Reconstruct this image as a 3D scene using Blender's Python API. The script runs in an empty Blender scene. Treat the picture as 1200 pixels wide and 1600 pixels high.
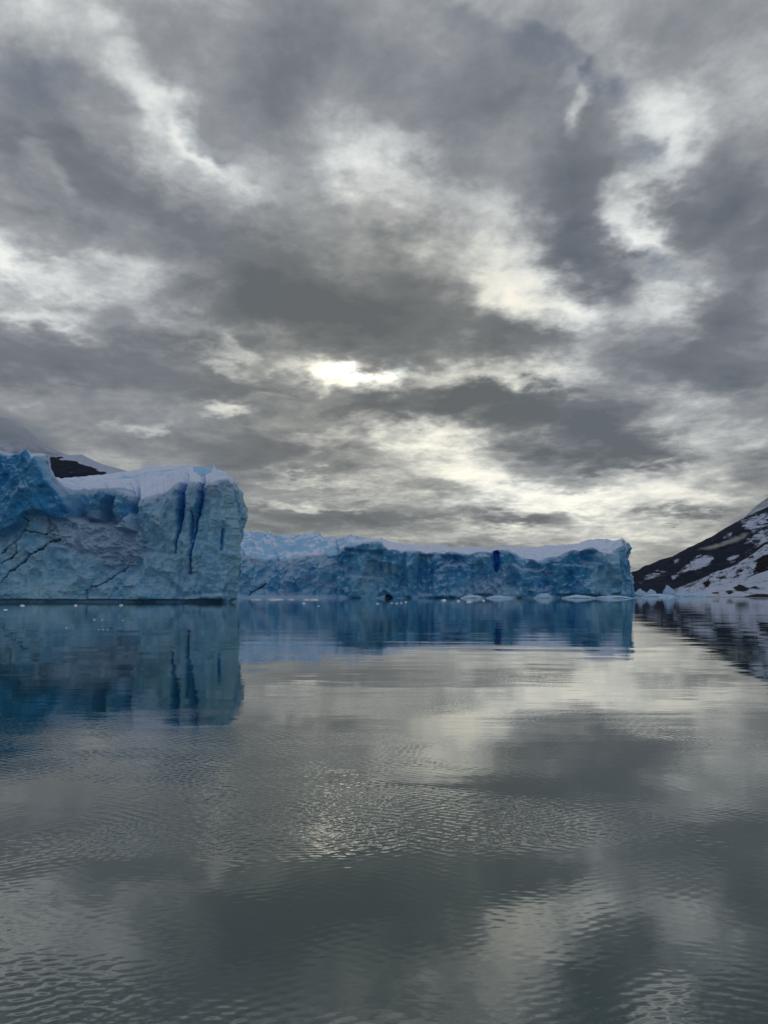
import bpy, math, random
import numpy as np
from mathutils import Vector, Matrix

random.seed(7)
SC = bpy.context.scene
COL = SC.collection
R = math.radians

# ------------------------------------------------------------------ camera
CAM_H = 3.0
F = 1202.0                       # focal length in photo pixels (1200 x 1600)
HORIZON = 930.5
PITCH = math.atan((HORIZON - 800) / F)
cam_data = bpy.data.cameras.new('camera')
cam = bpy.data.objects.new('camera', cam_data)
COL.objects.link(cam)
cam.location = (0, 0, CAM_H)
cam.rotation_euler = (R(90) + PITCH, 0, 0)
cam_data.sensor_fit = 'VERTICAL'
cam_data.sensor_height = 36
cam_data.sensor_width = 27
cam_data.lens = 36 * F / 1600
cam_data.clip_start = 0.1
cam_data.clip_end = 60000
SC.camera = cam
SC.render.resolution_x = 768
SC.render.resolution_y = 1024

SC.view_settings.view_transform = 'Standard'
SC.view_settings.look = 'None'
SC.view_settings.exposure = -1.5
SC.view_settings.gamma = 1.0
SC.view_settings.use_curve_mapping = False
SC.render.engine = 'CYCLES'
SC.cycles.use_denoising = True
SC.cycles.max_bounces = 6
SC.cycles.diffuse_bounces = 3
SC.cycles.glossy_bounces = 3
SC.cycles.volume_bounces = 1
SC.cycles.volume_max_steps = 128

# pixel -> world direction helpers (used to place things at their distances)
CP, SP = math.cos(PITCH), math.sin(PITCH)
def pdir(px, py):
    r = (px - 600) / F
    u = (800 - py) / F
    return r, CP - u * SP, SP + u * CP
def at(px, py, Y):
    """world point seen at photo pixel (px, py) at ground distance Y"""
    x, y, z = pdir(np.asarray(px, float), np.asarray(py, float))
    return x / y * Y, Y + 0 * x, CAM_H + z / y * Y

SUN_EL, SUN_AZ = 15.5, -0.6       # degrees, azimuth from +Y towards +X

# ------------------------------------------------------------------ sun
sd = bpy.data.lights.new('sun', 'SUN')
sd.energy = 0.5
sd.angle = R(150)       # veiled by the cloud deck
sd.color = (1.0, 0.94, 0.84)
sun = bpy.data.objects.new('sun', sd)
COL.objects.link(sun)
sv = Vector((math.sin(R(SUN_AZ)) * math.cos(R(SUN_EL)), math.cos(R(SUN_AZ)) * math.cos(R(SUN_EL)), math.sin(R(SUN_EL))))
sun.rotation_euler = sv.to_track_quat('Z', 'Y').to_euler()
sun.location = sv * 300

# ------------------------------------------------------------------ node helper
class NT:
    def __init__(self, tree):
        self.t = tree
        tree.nodes.clear()
    def n(self, kind, ins=None, **props):
        nd = self.t.nodes.new(kind)
        for k, v in props.items():
            setattr(nd, k, v)
        for k, v in (ins or {}).items():
            self.set(nd, k, v)
        return nd
    def set(self, nd, k, v):
        s = nd.inputs[k]
        if hasattr(v, 'is_output') or isinstance(v, bpy.types.NodeSocket):
            self.t.links.new(v, s)
        elif isinstance(v, bpy.types.Node):
            self.t.links.new(v.outputs[0], s)
        else:
            s.default_value = v
    def math(self, op, a, b=None, c=None, clamp=False):
        nd = self.t.nodes.new('ShaderNodeMath')
        nd.operation = op
        nd.use_clamp = clamp
        for i, v in enumerate((a, b, c)):
            if v is not None:
                self.set(nd, i, v)
        return nd.outputs[0]
    def vmath(self, op, a, b=None, out=0):
        nd = self.t.nodes.new('ShaderNodeVectorMath')
        nd.operation = op
        self.set(nd, 0, a)
        if b is not None:
            self.set(nd, 3 if op == 'SCALE' else 1, b)
        return nd.outputs[out]
    def noise(self, vec, scale, detail=4, rough=0.5, dist=0.0, out='Fac', dims='3D', ntype='FBM', lac=2.0):
        nd = self.n('ShaderNodeTexNoise', {'Vector': vec, 'Scale': scale, 'Detail': detail,
                                           'Roughness': rough, 'Distortion': dist, 'Lacunarity': lac}, noise_dimensions=dims)
        nd.noise_type = ntype
        return nd.outputs[out]
    def maprange(self, v, a, b, c, d, interp='LINEAR', clamp=True):
        nd = self.t.nodes.new('ShaderNodeMapRange')
        nd.interpolation_type = interp
        nd.clamp = clamp
        self.set(nd, 0, v)
        for i, x in enumerate((a, b, c, d)):
            self.set(nd, i + 1, x)
        return nd.outputs[0]
    def mix(self, fac, a, b, blend='MIX'):
        nd = self.t.nodes.new('ShaderNodeMix')
        nd.data_type = 'RGBA'
        nd.blend_type = blend
        self.set(nd, 'Factor', fac)
        for k, v in ((6, a), (7, b)):
            if isinstance(v, tuple) and len(v) == 3:
                v = v + (1,)
            self.set(nd, k, v)
        return nd.outputs[2]
    def ramp(self, fac, stops, interp='LINEAR'):
        nd = self.t.nodes.new('ShaderNodeValToRGB')
        cr = nd.color_ramp
        cr.interpolation = interp
        while len(cr.elements) < len(stops):
            cr.elements.new(0.5)
        for e, (p, c) in zip(cr.elements, stops):
            e.position = p
            e.color = tuple(c) + (1,) if len(c) == 3 else c
        self.set(nd, 0, fac)
        return nd.outputs[0]

# ------------------------------------------------------------------ sky
# Cloud deck: thick and thin places (seen from here at these photo pixels, stored
# as azimuth / elevation).  x, y, half-length, half-width, tilt (deg, + = falls to the right), amount
THIN = [
 (150,75,120,55,40,.35),(230,150,130,48,42,.42),(300,215,90,36,42,.34),(375,270,70,45,50,.22),
 (60,20,120,60,20,.12),(210,200,90,40,35,.14),(260,260,120,45,30,.12),(70,270,30,36,0,.18),
 (590,250,120,80,35,.44),(660,330,120,80,40,.32),(520,195,110,70,20,.20),(560,330,60,40,0,.1),
 (800,395,80,110,-10,.37),(745,320,70,60,0,.22),(850,470,130,60,20,.40),(930,505,110,48,-5,.38),(740,445,50,60,0,.25),
 (880,150,32,60,20,.42),(860,90,26,36,0,.22),(1050,160,105,90,-15,.38),(1010,270,60,150,12,.34),(1000,380,55,100,-10,.40),
 (985,90,120,60,-15,.18),(1110,110,100,60,-10,.14),(1065,470,60,80,20,.30),(1030,520,80,60,-20,.20),(1180,160,60,110,20,.12),
 (10,385,80,42,32,.46),(80,440,110,34,28,.30),(190,450,130,40,-5,.26),(50,495,150,28,8,.36),(250,500,120,32,15,.22),(30,400,60,120,0,.12),
 (385,548,75,22,15,.34),(345,525,120,22,15,.12),
 (580,592,125,34,6,.60),(560,585,60,24,0,.16),(640,588,60,24,0,.2),(745,592,120,28,3,.45),(850,600,80,36,0,.30),(900,570,60,60,-30,.18),
 (480,575,60,22,0,.18),(500,603,80,14,5,.15),
 (355,640,85,20,2,.60),(205,665,85,16,2,.30),(40,605,110,34,0,.10),(440,620,90,14,0,.15),
 (520,690,90,22,-20,.32),(690,680,140,42,5,.42),(640,725,160,45,5,.30),(610,700,60,20,0,.2),
 (760,735,140,42,15,.36),(820,770,170,36,5,.40),(900,800,160,34,0,.36),(1020,760,170,44,-8,.34),
 (1070,650,120,44,0,.22),(1110,700,120,40,0,.26),(950,630,90,30,0,.05),(1010,820,190,60,0,.26),
 (500,745,110,12,4,.34),(480,782,110,12,4,.36),(700,822,80,14,0,.25),(770,838,120,16,0,.42),(640,850,130,10,0,.14),
 (930,850,150,30,0,.20),(1090,775,130,20,0,.22),(700,770,60,20,0,.2),(560,765,120,10,2,.18),
]
THICK = [
 (150,300,240,130,15,.16),(90,250,160,70,10,.12),(250,330,180,80,20,.10),(30,130,110,70,0,.14),
 (470,90,220,120,0,.08),(420,150,180,60,20,.05),(740,110,130,110,0,.14),(690,180,90,80,0,.04),
 (440,400,200,120,20,.22),(600,500,330,95,5,.30),(500,460,240,90,10,.14),(800,520,130,45,15,.26),(690,450,90,70,0,.16),(690,380,70,50,0,.14),(620,400,80,80,0,.16),
 (900,290,120,190,-5,.22),(930,420,120,70,30,.26),(960,470,70,40,10,.16),(900,380,70,80,0,.1),
 (1130,300,130,130,0,.26),(1180,400,120,90,0,.14),(1090,350,100,60,-40,.12),
 (240,590,340,75,4,.16),(120,560,260,60,4,.12),(440,610,140,40,0,.10),(250,690,330,40,0,.10),
 (860,665,230,62,12,.34),(960,700,160,42,8,.28),(770,625,140,28,3,.22),(640,645,130,34,-8,.26),(600,640,80,20,0,.1),(1000,725,110,26,5,.2),
 (1070,560,220,80,-5,.20),(1160,500,120,60,-20,.16),(1150,600,120,40,0,.1),
 (500,715,150,30,0,.14),(560,805,260,26,2,.24),(450,820,160,30,0,.12),(790,815,60,24,20,.26),(870,812,80,16,-3,.24),(1065,804,80,12,3,.34),
 (1180,720,90,40,0,.14),(720,760,110,16,5,.14),(940,765,100,12,3,.10),
]
GAPS = [(875,92,30,42,70,.7),(925,112,70,44,30,.85),(1000,225,34,64,-20,.7),(1040,432,100,20,10,.85),(345,228,120,26,38,.85),
        (790,35,150,34,15,.7),(232,155,40,20,40,.5),(592,322,44,20,30,.8),(15,125,90,70,0,.55),(1000,405,50,20,60,.6),(690,100,90,60,0,.25)]

def azel(px, py):
    x, y, z = pdir(px, py)
    n = math.sqrt(x * x + y * y + z * z)
    return math.degrees(math.atan2(x, y)), math.degrees(math.asin(z / n))

world = bpy.data.worlds.new('World')
SC.world = world
world.use_nodes = True
w = NT(world.node_tree)
tc = w.n('ShaderNodeTexCoord').outputs['Generated']
sep = w.n('ShaderNodeSeparateXYZ', {0: tc})
X, Y_, Z = sep.outputs
az = w.math('MULTIPLY', w.math('ARCTAN2', X, Y_), 57.29578)
el = w.math('MULTIPLY', w.math('ARCSINE', Z), 57.29578)
zc = w.math('ADD', w.math('MAXIMUM', Z, 0.0), 0.20)
plane = w.n('ShaderNodeCombineXYZ', {0: w.math('DIVIDE', X, zc), 1: w.math('DIVIDE', Y_, zc), 2: 3.7}).outputs[0]
ae = w.n('ShaderNodeCombineXYZ', {0: az, 1: el, 2: 0.0}).outputs[0]
# domain warp (degrees), wider than tall near the horizon
wn = w.noise(plane, 1.6, 4, 0.60, 0.0, 'Color')
wf = w.noise(plane, 6.5, 4, 0.62, 0.0, 'Color')
elf = w.maprange(el, 0, 32, 0.28, 1.0)
def centred(col, amp):
    v = w.vmath('SUBTRACT', col, (0.5, 0.5, 0.5))
    return w.vmath('MULTIPLY', v, amp)
warp = w.vmath('ADD', centred(wn, (11, 9, 0)), centred(wf, (8.5, 7.5, 0)))
esc = w.n('ShaderNodeCombineXYZ', {0: w.maprange(el, 0, 32, 0.75, 1.0), 1: elf, 2: 0.0}).outputs[0]
warp = w.vmath('MULTIPLY', warp, esc)
aw = w.vmath('ADD', ae, warp)

def blob_sum(blobs, acc=None, vec=aw):
    for (bx, by, a, b, tilt, amt) in blobs:
        a *= 1.12; b *= 1.12
        c = azel(bx, by)
        t = R(tilt)
        e1 = azel(bx + a * math.cos(t), by + a * math.sin(t))
        e2 = azel(bx - b * math.sin(t), by + b * math.cos(t))
        la = math.hypot(e1[0] - c[0], e1[1] - c[1])
        lb = math.hypot(e2[0] - c[0], e2[1] - c[1])
        ang = math.atan2(e1[1] - c[1], e1[0] - c[0])
        m = w.n('ShaderNodeMapping', {'Vector': vec, 'Location': (c[0], c[1], 0), 'Rotation': (0, 0, ang), 'Scale': (la, lb, 1)}, vector_type='TEXTURE')
        g = w.n('ShaderNodeTexGradient', {0: m.outputs[0]}, gradient_type='SPHERICAL')
        s = w.maprange(g.outputs['Fac'], 0, 1, 0, amt, 'SMOOTHSTEP')
        acc = s if acc is None else w.math('ADD', acc, s)
    return acc

thin = blob_sum(THIN)
thick = blob_sum(THICK)
fb = w.noise(plane, 1.1, 7, 0.56, 0.3)
fb2 = w.noise(plane, 3.4, 9, 0.64, 0.25)
fine = w.noise(plane, 8.5, 9, 0.66, 0.25)
bil = w.n('ShaderNodeTexNoise', {'Vector': plane, 'Scale': 2.6, 'Detail': 6, 'Roughness': .58, 'Distortion': .4}, noise_dimensions='3D').outputs['Color']
bil = w.math('ABSOLUTE', w.math('SUBTRACT', w.n('ShaderNodeSeparateXYZ', {0: bil}).outputs[1], 0.5))
# overall opening of the deck, raised outside the view
# behind the viewer the deck is made brighter to throw more light on the ice
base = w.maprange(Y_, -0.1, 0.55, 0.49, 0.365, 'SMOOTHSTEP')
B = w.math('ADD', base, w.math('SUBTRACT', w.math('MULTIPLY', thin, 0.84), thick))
B = w.math('ADD', B, w.math('MULTIPLY', w.math('SUBTRACT', fb, 0.5), 0.60))
B = w.math('ADD', B, w.math('MULTIPLY', w.math('SUBTRACT', fb2, 0.5), 0.62))
B = w.math('SUBTRACT', B, w.math('MULTIPLY', w.math('SUBTRACT', bil, 0.09), 0.9))
# wispy detail shows most where the deck is thin
wisp = w.maprange(B, 0.25, 0.65, 0.18, 0.75)
B = w.math('ADD', B, w.math('MULTIPLY', w.math('SUBTRACT', fine, 0.5), wisp))
cool = w.ramp(B, [(0.0, (.128, .145, .172)), (0.22, (.178, .196, .222)), (0.42, (.286, .305, .330)),
                  (0.60, (.45, .475, .49)), (0.78, (.65, .68, .68)), (0.98, (.86, .88, .85))])
warm = w.ramp(B, [(0.0, (.128, .140, .146)), (0.22, (.180, .192, .192)), (0.42, (.32, .325, .310)),
                  (0.62, (.52, .525, .48)), (0.82, (.80, .78, .67)), (1.0, (1.0, .93, .76))])
# warmth: low in the sky and around the veiled sun
sdot = w.vmath('DOT_PRODUCT', tc, tuple(sv), out=1)
near_sun = w.maprange(sdot, math.cos(R(17)), math.cos(R(3)), 0, 1, 'SMOOTHSTEP')
low = w.maprange(el, 1, 16, 1.0, 0.0, 'SMOOTHSTEP')
front = w.maprange(sdot, -0.2, 0.9, 0.1, 1.0)
wf_ = w.math('MULTIPLY', w.math('MAXIMUM', near_sun, low), front, clamp=True)
cl = w.mix(wf_, cool, warm)
glow = w.math('MULTIPLY', blob_sum([(592, 590, 85, 24, 4, .85), (700, 690, 260, 90, 8, .22), (880, 800, 300, 70, 0, .22)]), w.maprange(B, .3, .75, 0, 1))
cl = w.vmath('SCALE', cl, w.math('ADD', 1.0, glow))
# faint iridescence in the thin edge by the sun
iri_m = blob_sum([(632, 580, 48, 26, 0, 1.0)])
iri = w.ramp(w.math('FRACT', w.math('MULTIPLY', w.math('ADD', az, w.math('MULTIPLY', el, .5)), 0.22)),
             [(0, (.90, 1.0, 1.10)), (.33, (.80, 1.0, 1.12)), (.66, (1.10, .95, .92)), (1, (.90, 1.0, 1.10))])
cl = w.mix(w.math('MULTIPLY', iri_m, 0.75), cl, w.mix(1.0, cl, iri, 'MULTIPLY'))
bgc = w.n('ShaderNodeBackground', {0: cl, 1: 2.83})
sky = w.n('ShaderNodeTexSky', sky_type='NISHITA', sun_disc=False, sun_elevation=R(SUN_EL), sun_rotation=R(SUN_AZ))
sky.air_density = 1.0
sky.dust_density = 0.6
bgs = w.n('ShaderNodeBackground', {0: sky, 1: 0.14})
gap = blob_sum(GAPS)
gap = w.math('MULTIPLY', gap, w.maprange(w.noise(plane, 6.0, 6, 0.65, 0.3), 0.36, 0.56, 0.1, 1.0), clamp=True)
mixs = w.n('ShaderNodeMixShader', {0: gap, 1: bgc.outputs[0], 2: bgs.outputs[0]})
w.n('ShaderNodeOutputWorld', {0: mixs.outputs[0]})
world.cycles.sampling_method = 'MANUAL'
world.cycles.sample_map_resolution = 1024
#STRUCT
# ================================================================== numpy noise
def _hash(ix, iy, seed):
    h = (ix.astype(np.int64) * 374761393 + iy.astype(np.int64) * 668265263 + seed * 974634777) & 0xffffffff
    h = ((h ^ (h >> 13)) * 1274126177) & 0xffffffff
    h = (h ^ (h >> 16)) & 0xffffffff
    return h / 4294967295.0
def perlin(x, y, seed=0):
    ix, iy = np.floor(x), np.floor(y)
    fx, fy = x - ix, y - iy
    u = fx * fx * fx * (fx * (fx * 6 - 15) + 10)
    v = fy * fy * fy * (fy * (fy * 6 - 15) + 10)
    def g(dx, dy):
        a = _hash(ix + dx, iy + dy, seed) * 2 * np.pi
        return np.cos(a) * (fx - dx) + np.sin(a) * (fy - dy)
    return ((g(0, 0) * (1 - u) + g(1, 0) * u) * (1 - v) + (g(0, 1) * (1 - u) + g(1, 1) * u) * v) * 1.5
def fbm(x, y, seed=0, octs=5, gain=0.5):
    s, a, t = 0, 1, 0
    for o in range(octs):
        s = s + a * perlin(x * 2 ** o + 17.3 * o, y * 2 ** o - 9.1 * o, seed + o)
        t += a; a *= gain
    return s / t
def ridged(x, y, seed=0, octs=5, gain=0.5):
    s, a, t = 0, 1, 0
    for o in range(octs):
        s = s + a * (1 - 2 * np.abs(perlin(x * 2 ** o + 5.3 * o, y * 2 ** o + 3.1 * o, seed + o)))
        t += a; a *= gain
    return s / t
def facets(x, y, seed=0, tilt=1.0, k=1.0, hj=0.5):
    """tilted scallops meeting in sharp ridges, like fractured ice (units of one cell)"""
    ix, iy = np.floor(x), np.floor(y)
    best = np.full(np.shape(x), 9.0)
    for dx in (-1, 0, 1):
        for dy in (-1, 0, 1):
            cx, cy = ix + dx, iy + dy
            px = cx + 0.1 + 0.8 * _hash(cx, cy, seed); py = cy + 0.1 + 0.8 * _hash(cx, cy, seed + 1)
            gx = (_hash(cx, cy, seed + 2) - .5) * 2 * tilt; gy = (_hash(cx, cy, seed + 3) - .5) * 2 * tilt
            h = (_hash(cx, cy, seed + 4) - .5) * 2 * hj
            ddx, ddy = x - px, y - py
            best = np.minimum(best, h + gx * ddx + gy * ddy + k * (ddx * ddx + ddy * ddy))
    return best
def sstep(x, a, b):
    t = np.clip((x - a) / (b - a), 0, 1)
    return t * t * (3 - 2 * t)
def interp(x, pts):
    return np.interp(x, [p[0] for p in pts], [p[1] for p in pts])
def seg_dist(px, py, pts, taper=None):
    """distance to a polyline in photo pixels, and where along it (0..1)"""
    best = np.full(np.shape(px), 1e9); along = np.zeros(np.shape(px))
    n = len(pts) - 1
    for i in range(n):
        (x0, y0), (x1, y1) = pts[i], pts[i + 1]
        dx, dy = x1 - x0, y1 - y0
        t = np.clip(((px - x0) * dx + (py - y0) * dy) / (dx * dx + dy * dy), 0, 1)
        d = np.hypot(px - x0 - t * dx, py - y0 - t * dy)
        m = d < best
        best = np.where(m, d, best); along = np.where(m, (i + t) / n, along)
    return best, along
def inside(px, py, poly):
    """signed distance to a polygon, + inside, photo pixels"""
    c = np.zeros(np.shape(px), bool)
    n = len(poly)
    for i in range(n):
        (x0, y0), (x1, y1) = poly[i], poly[(i + 1) % n]
        cond = ((y0 > py) != (y1 > py))
        with np.errstate(divide='ignore', invalid='ignore'):
            xi = (x1 - x0) * (py - y0) / ((y1 - y0) if y1 != y0 else 1e-9) + x0
        c ^= cond & (px < xi)
    d, _ = seg_dist(px, py, list(poly) + [poly[0]])
    return np.where(c, d, -d)

# ================================================================== object helpers
def tag(o, label=None, cat=None, group=None, kind=None):
    if label: o['label'] = label
    if cat: o['category'] = cat
    if group: o['group'] = group
    if kind: o['kind'] = kind
    return o
def empty(name, loc=(0, 0, 0)):
    o = bpy.data.objects.new(name, None)
    COL.objects.link(o)
    o.location = loc
    return o
def mesh_obj(name, V, Fc, mat, parent=None, attrs=None, smooth=True, base=None):
    """vertices in world space; stored relative to base (the thing's own base point)"""
    V = np.asarray(V, float)
    if base is None:
        base = (0, 0, 0) if parent is None else tuple(parent.location)
    V = V - np.array(base)
    me = bpy.data.meshes.new(name)
    Fc = np.asarray(Fc)
    nf, k = Fc.shape
    me.vertices.add(len(V)); me.vertices.foreach_set('co', V.astype(np.float32).ravel())
    me.loops.add(nf * k); me.loops.foreach_set('vertex_index', Fc.astype(np.int32).ravel())
    me.polygons.add(nf)
    me.polygons.foreach_set('loop_start', np.arange(0, nf * k, k, dtype=np.int32))
    me.polygons.foreach_set('use_smooth', np.full(nf, smooth))
    for an, av in (attrs or {}).items():
        a = me.attributes.new(an, 'FLOAT', 'POINT')
        a.data.foreach_set('value', np.asarray(av, np.float32).ravel())
    me.update(calc_edges=True)
    me.materials.append(mat)
    o = bpy.data.objects.new(name, me)
    COL.objects.link(o)
    if parent is None:
        o.location = base
    else:
        o.parent = parent
    return o
def grid_faces(nr, nc, flip=False):
    i = np.arange(nr - 1)[:, None] * nc + np.arange(nc - 1)[None, :]
    q = np.stack([i, i + 1, i + nc + 1, i + nc], -1)
    return q[..., ::-1] if flip else q
def grid_split(P, parts, parent, attrs, flip=False):
    """P (rows, cols, 3); parts = [(name, mask over quads, material)] -> one object per part"""
    nr, nc, _ = P.shape
    q = grid_faces(nr, nc, flip)
    out = {}
    for name, m, mat in parts:
        f = q[m]
        if not len(f): continue
        used, inv = np.unique(f, return_inverse=True)
        out[name] = mesh_obj(name, P.reshape(-1, 3)[used], inv.reshape(-1, 4), mat, parent,
                             {k: v.ravel()[used] for k, v in attrs.items()})
    return out
def project(P):
    x, y, z = P[..., 0], P[..., 1], P[..., 2] - CAM_H
    fwd = y * CP + z * SP
    up = -y * SP + z * CP
    return 600 + F * x / fwd, 800 - F * up / fwd

# ================================================================== materials
def new_mat(name):
    m = bpy.data.materials.new(name)
    m.use_nodes = True
    return m, NT(m.node_tree)
def out(nt, shader, vol=None):
    o = nt.n('ShaderNodeOutputMaterial')
    if shader is not None: nt.t.links.new(shader.outputs[0], o.inputs['Surface'])
    if vol is not None: nt.t.links.new(vol.outputs[0], o.inputs['Volume'])
def attr(nt, name):
    return nt.n('ShaderNodeAttribute', attribute_name=name).outputs['Fac']

SNOW = (.62, .71, .95)
CRUST = (.50, .70, .99)
def ice_material(name, pale, mid, deep, scale=1.0, bump=0.9):
    m, n = new_mat(name)
    pos = n.n('ShaderNodeNewGeometry').outputs['Position']
    st = n.vmath('MULTIPLY', pos, (1.0, 1.0, 0.42))       # vertical streaking
    a = n.noise(st, 0.055 * scale, 6, 0.60, 0.6)
    b = n.noise(pos, 0.30 * scale, 6, 0.65, 0.3)
    lay = n.noise(n.vmath('MULTIPLY', pos, (0.25, 0.25, 1.6)), 0.35 * scale, 4, 0.6, 1.2)
    v = n.math('ADD', n.math('MULTIPLY', a, 0.55), n.math('ADD', n.math('MULTIPLY', b, 0.28), n.math('MULTIPLY', lay, 0.17)))
    v = n.math('ADD', v, n.math('MULTIPLY', attr(n, 'deep'), -0.30))
    c = n.ramp(v, [(0.22, deep), (0.46, mid), (0.62, pale)])
    crust = n.math('ADD', n.noise(pos, 0.9 * scale, 5, 0.7), n.math('MULTIPLY', attr(n, 'snow'), 0.8))
    cm = n.maprange(crust, 0.56, 1.0, 0, 1, 'SMOOTHSTEP')
    c = n.mix(cm, c, CRUST)
    # snow lies on every ledge that faces up
    nz = n.n('ShaderNodeSeparateXYZ', {0: n.n('ShaderNodeNewGeometry').outputs['Normal']}).outputs[2]
    led = n.maprange(n.math('ADD', nz, n.math('MULTIPLY', n.math('SUBTRACT', n.noise(pos, 0.8 * scale, 4, .6), .5), .7)), 0.28, 0.66, 0, .7)
    c = n.mix(led, c, CRUST)
    # fine dirt veins
    dv = n.maprange(n.noise(st, 0.12 * scale, 4, 0.55, 2.0), 0.495, 0.502, 1.0, 0.0)
    dv2 = n.maprange(n.noise(st, 0.12 * scale, 4, 0.55, 2.0), 0.502, 0.509, 0.0, 1.0)
    vein = n.math('MULTIPLY', n.math('SUBTRACT', 1.0, n.math('ADD', dv, dv2, clamp=True)), 0.45)
    c = n.mix(vein, c, (.08, .20, .34))
    h = n.math('ADD', n.math('MULTIPLY', n.noise(st, 0.6 * scale, 6, 0.7, 0.5), 1.9 / scale), n.math('MULTIPLY', n.noise(pos, 2.4 * scale, 4, 0.7), 0.6 / scale))
    bp = n.n('ShaderNodeBump', {'Height': h, 'Distance': 1.0, 'Strength': bump})
    p = n.n('ShaderNodeBsdfPrincipled', {'Base Color': c, 'Roughness': 0.42, 'IOR': 1.31, 'Specular IOR Level': 0.3, 'Normal': bp.outputs[0]})
    out(n, p)
    return m
def snow_material(name, dirty=0.15, scale=1.0):
    m, n = new_mat(name)
    pos = n.n('ShaderNodeNewGeometry').outputs['Position']
    a = n.noise(pos, 0.10 * scale, 6, 0.6)
    ice = n.maprange(n.math('ADD', a, n.math('MULTIPLY', attr(n, 'deep'), 0.5)), 0.52, 0.72, 0, 1, 'SMOOTHSTEP')
    c = n.mix(n.math('MULTIPLY', ice, 0.85), SNOW, (.20, .50, .82))
    bp = n.n('ShaderNodeBump', {'Height': n.noise(pos, 0.5 * scale, 6, 0.6), 'Distance': 1.0 / scale, 'Strength': 0.35})
    p = n.n('ShaderNodeBsdfPrincipled', {'Base Color': c, 'Roughness': 0.65, 'Normal': bp.outputs[0]})
    out(n, p)
    return m
def plain_ice(name, col, col2, rough=0.35):
    m, n = new_mat(name)
    pos = n.n('ShaderNodeNewGeometry').outputs['Position']
    c = n.mix(n.maprange(n.noise(pos, 0.25, 5, 0.6), 0.35, 0.65, 0, 1), col, col2)
    p = n.n('ShaderNodeBsdfPrincipled', {'Base Color': c, 'Roughness': rough, 'IOR': 1.31})
    out(n, p)
    return m
M_ICE_NEAR = ice_material('near_glacier_ice', (.47, .78, .99), (.25, .60, .94), (.05, .34, .75))
M_ICE_FAR = ice_material('far_glacier_ice', (.44, .76, .99), (.15, .52, .90), (.025, .27, .68), 0.6, 1.0)
M_SNOW = snow_material('glacier_snow')
M_CREV = plain_ice('crevasse_blue_ice', (.015, .09, .66), (.10, .38, .88))
M_CRACK = plain_ice('dark_crack_ice', (.03, .06, .10), (.06, .12, .18), 0.6)  # darker ice colour for the cracks and the cave mouth

def rock_material(name, rock, rock2, scale):
    """dark rock with snow lying where the 'snow' attribute and the relief say so"""
    m, n = new_mat(name)
    pos = n.n('ShaderNodeNewGeometry').outputs['Position']
    s = n.math('ADD', attr(n, 'snow'), n.math('MULTIPLY', n.math('SUBTRACT', n.noise(n.vmath('MULTIPLY', pos, (1.0, .5, 1.6)), 0.016 * scale, 8, 0.72, .4), 0.5), 2.6))
    sm = n.maprange(s, 0.34, 0.68, 0, 1)
    c = n.mix(n.noise(pos, 0.05 * scale, 5, 0.7), rock, rock2)
    c = n.mix(sm, c, SNOW)
    bp = n.n('ShaderNodeBump', {'Height': n.noise(pos, 0.03 * scale, 8, 0.7), 'Distance': 30.0 / scale, 'Strength': 1.0})
    p = n.n('ShaderNodeBsdfPrincipled', {'Base Color': c, 'Roughness': 0.9, 'Specular IOR Level': 0.08, 'Normal': bp.outputs[0]})
    out(n, p)
    return m
M_ROCK = rock_material('mountain_rock_and_snow', (.006, .012, .036), (.040, .052, .090), 1.0)
M_ROCK_NEAR = rock_material('shore_rock_and_snow', (.012, .013, .018), (.035, .035, .04), 2.5)
M_PALE_MT = rock_material('snowy_hazed_mountain', (.25, .28, .36), (.35, .38, .46), 0.6)  # pale rock colours paint in the haze over the distant slopes

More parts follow.
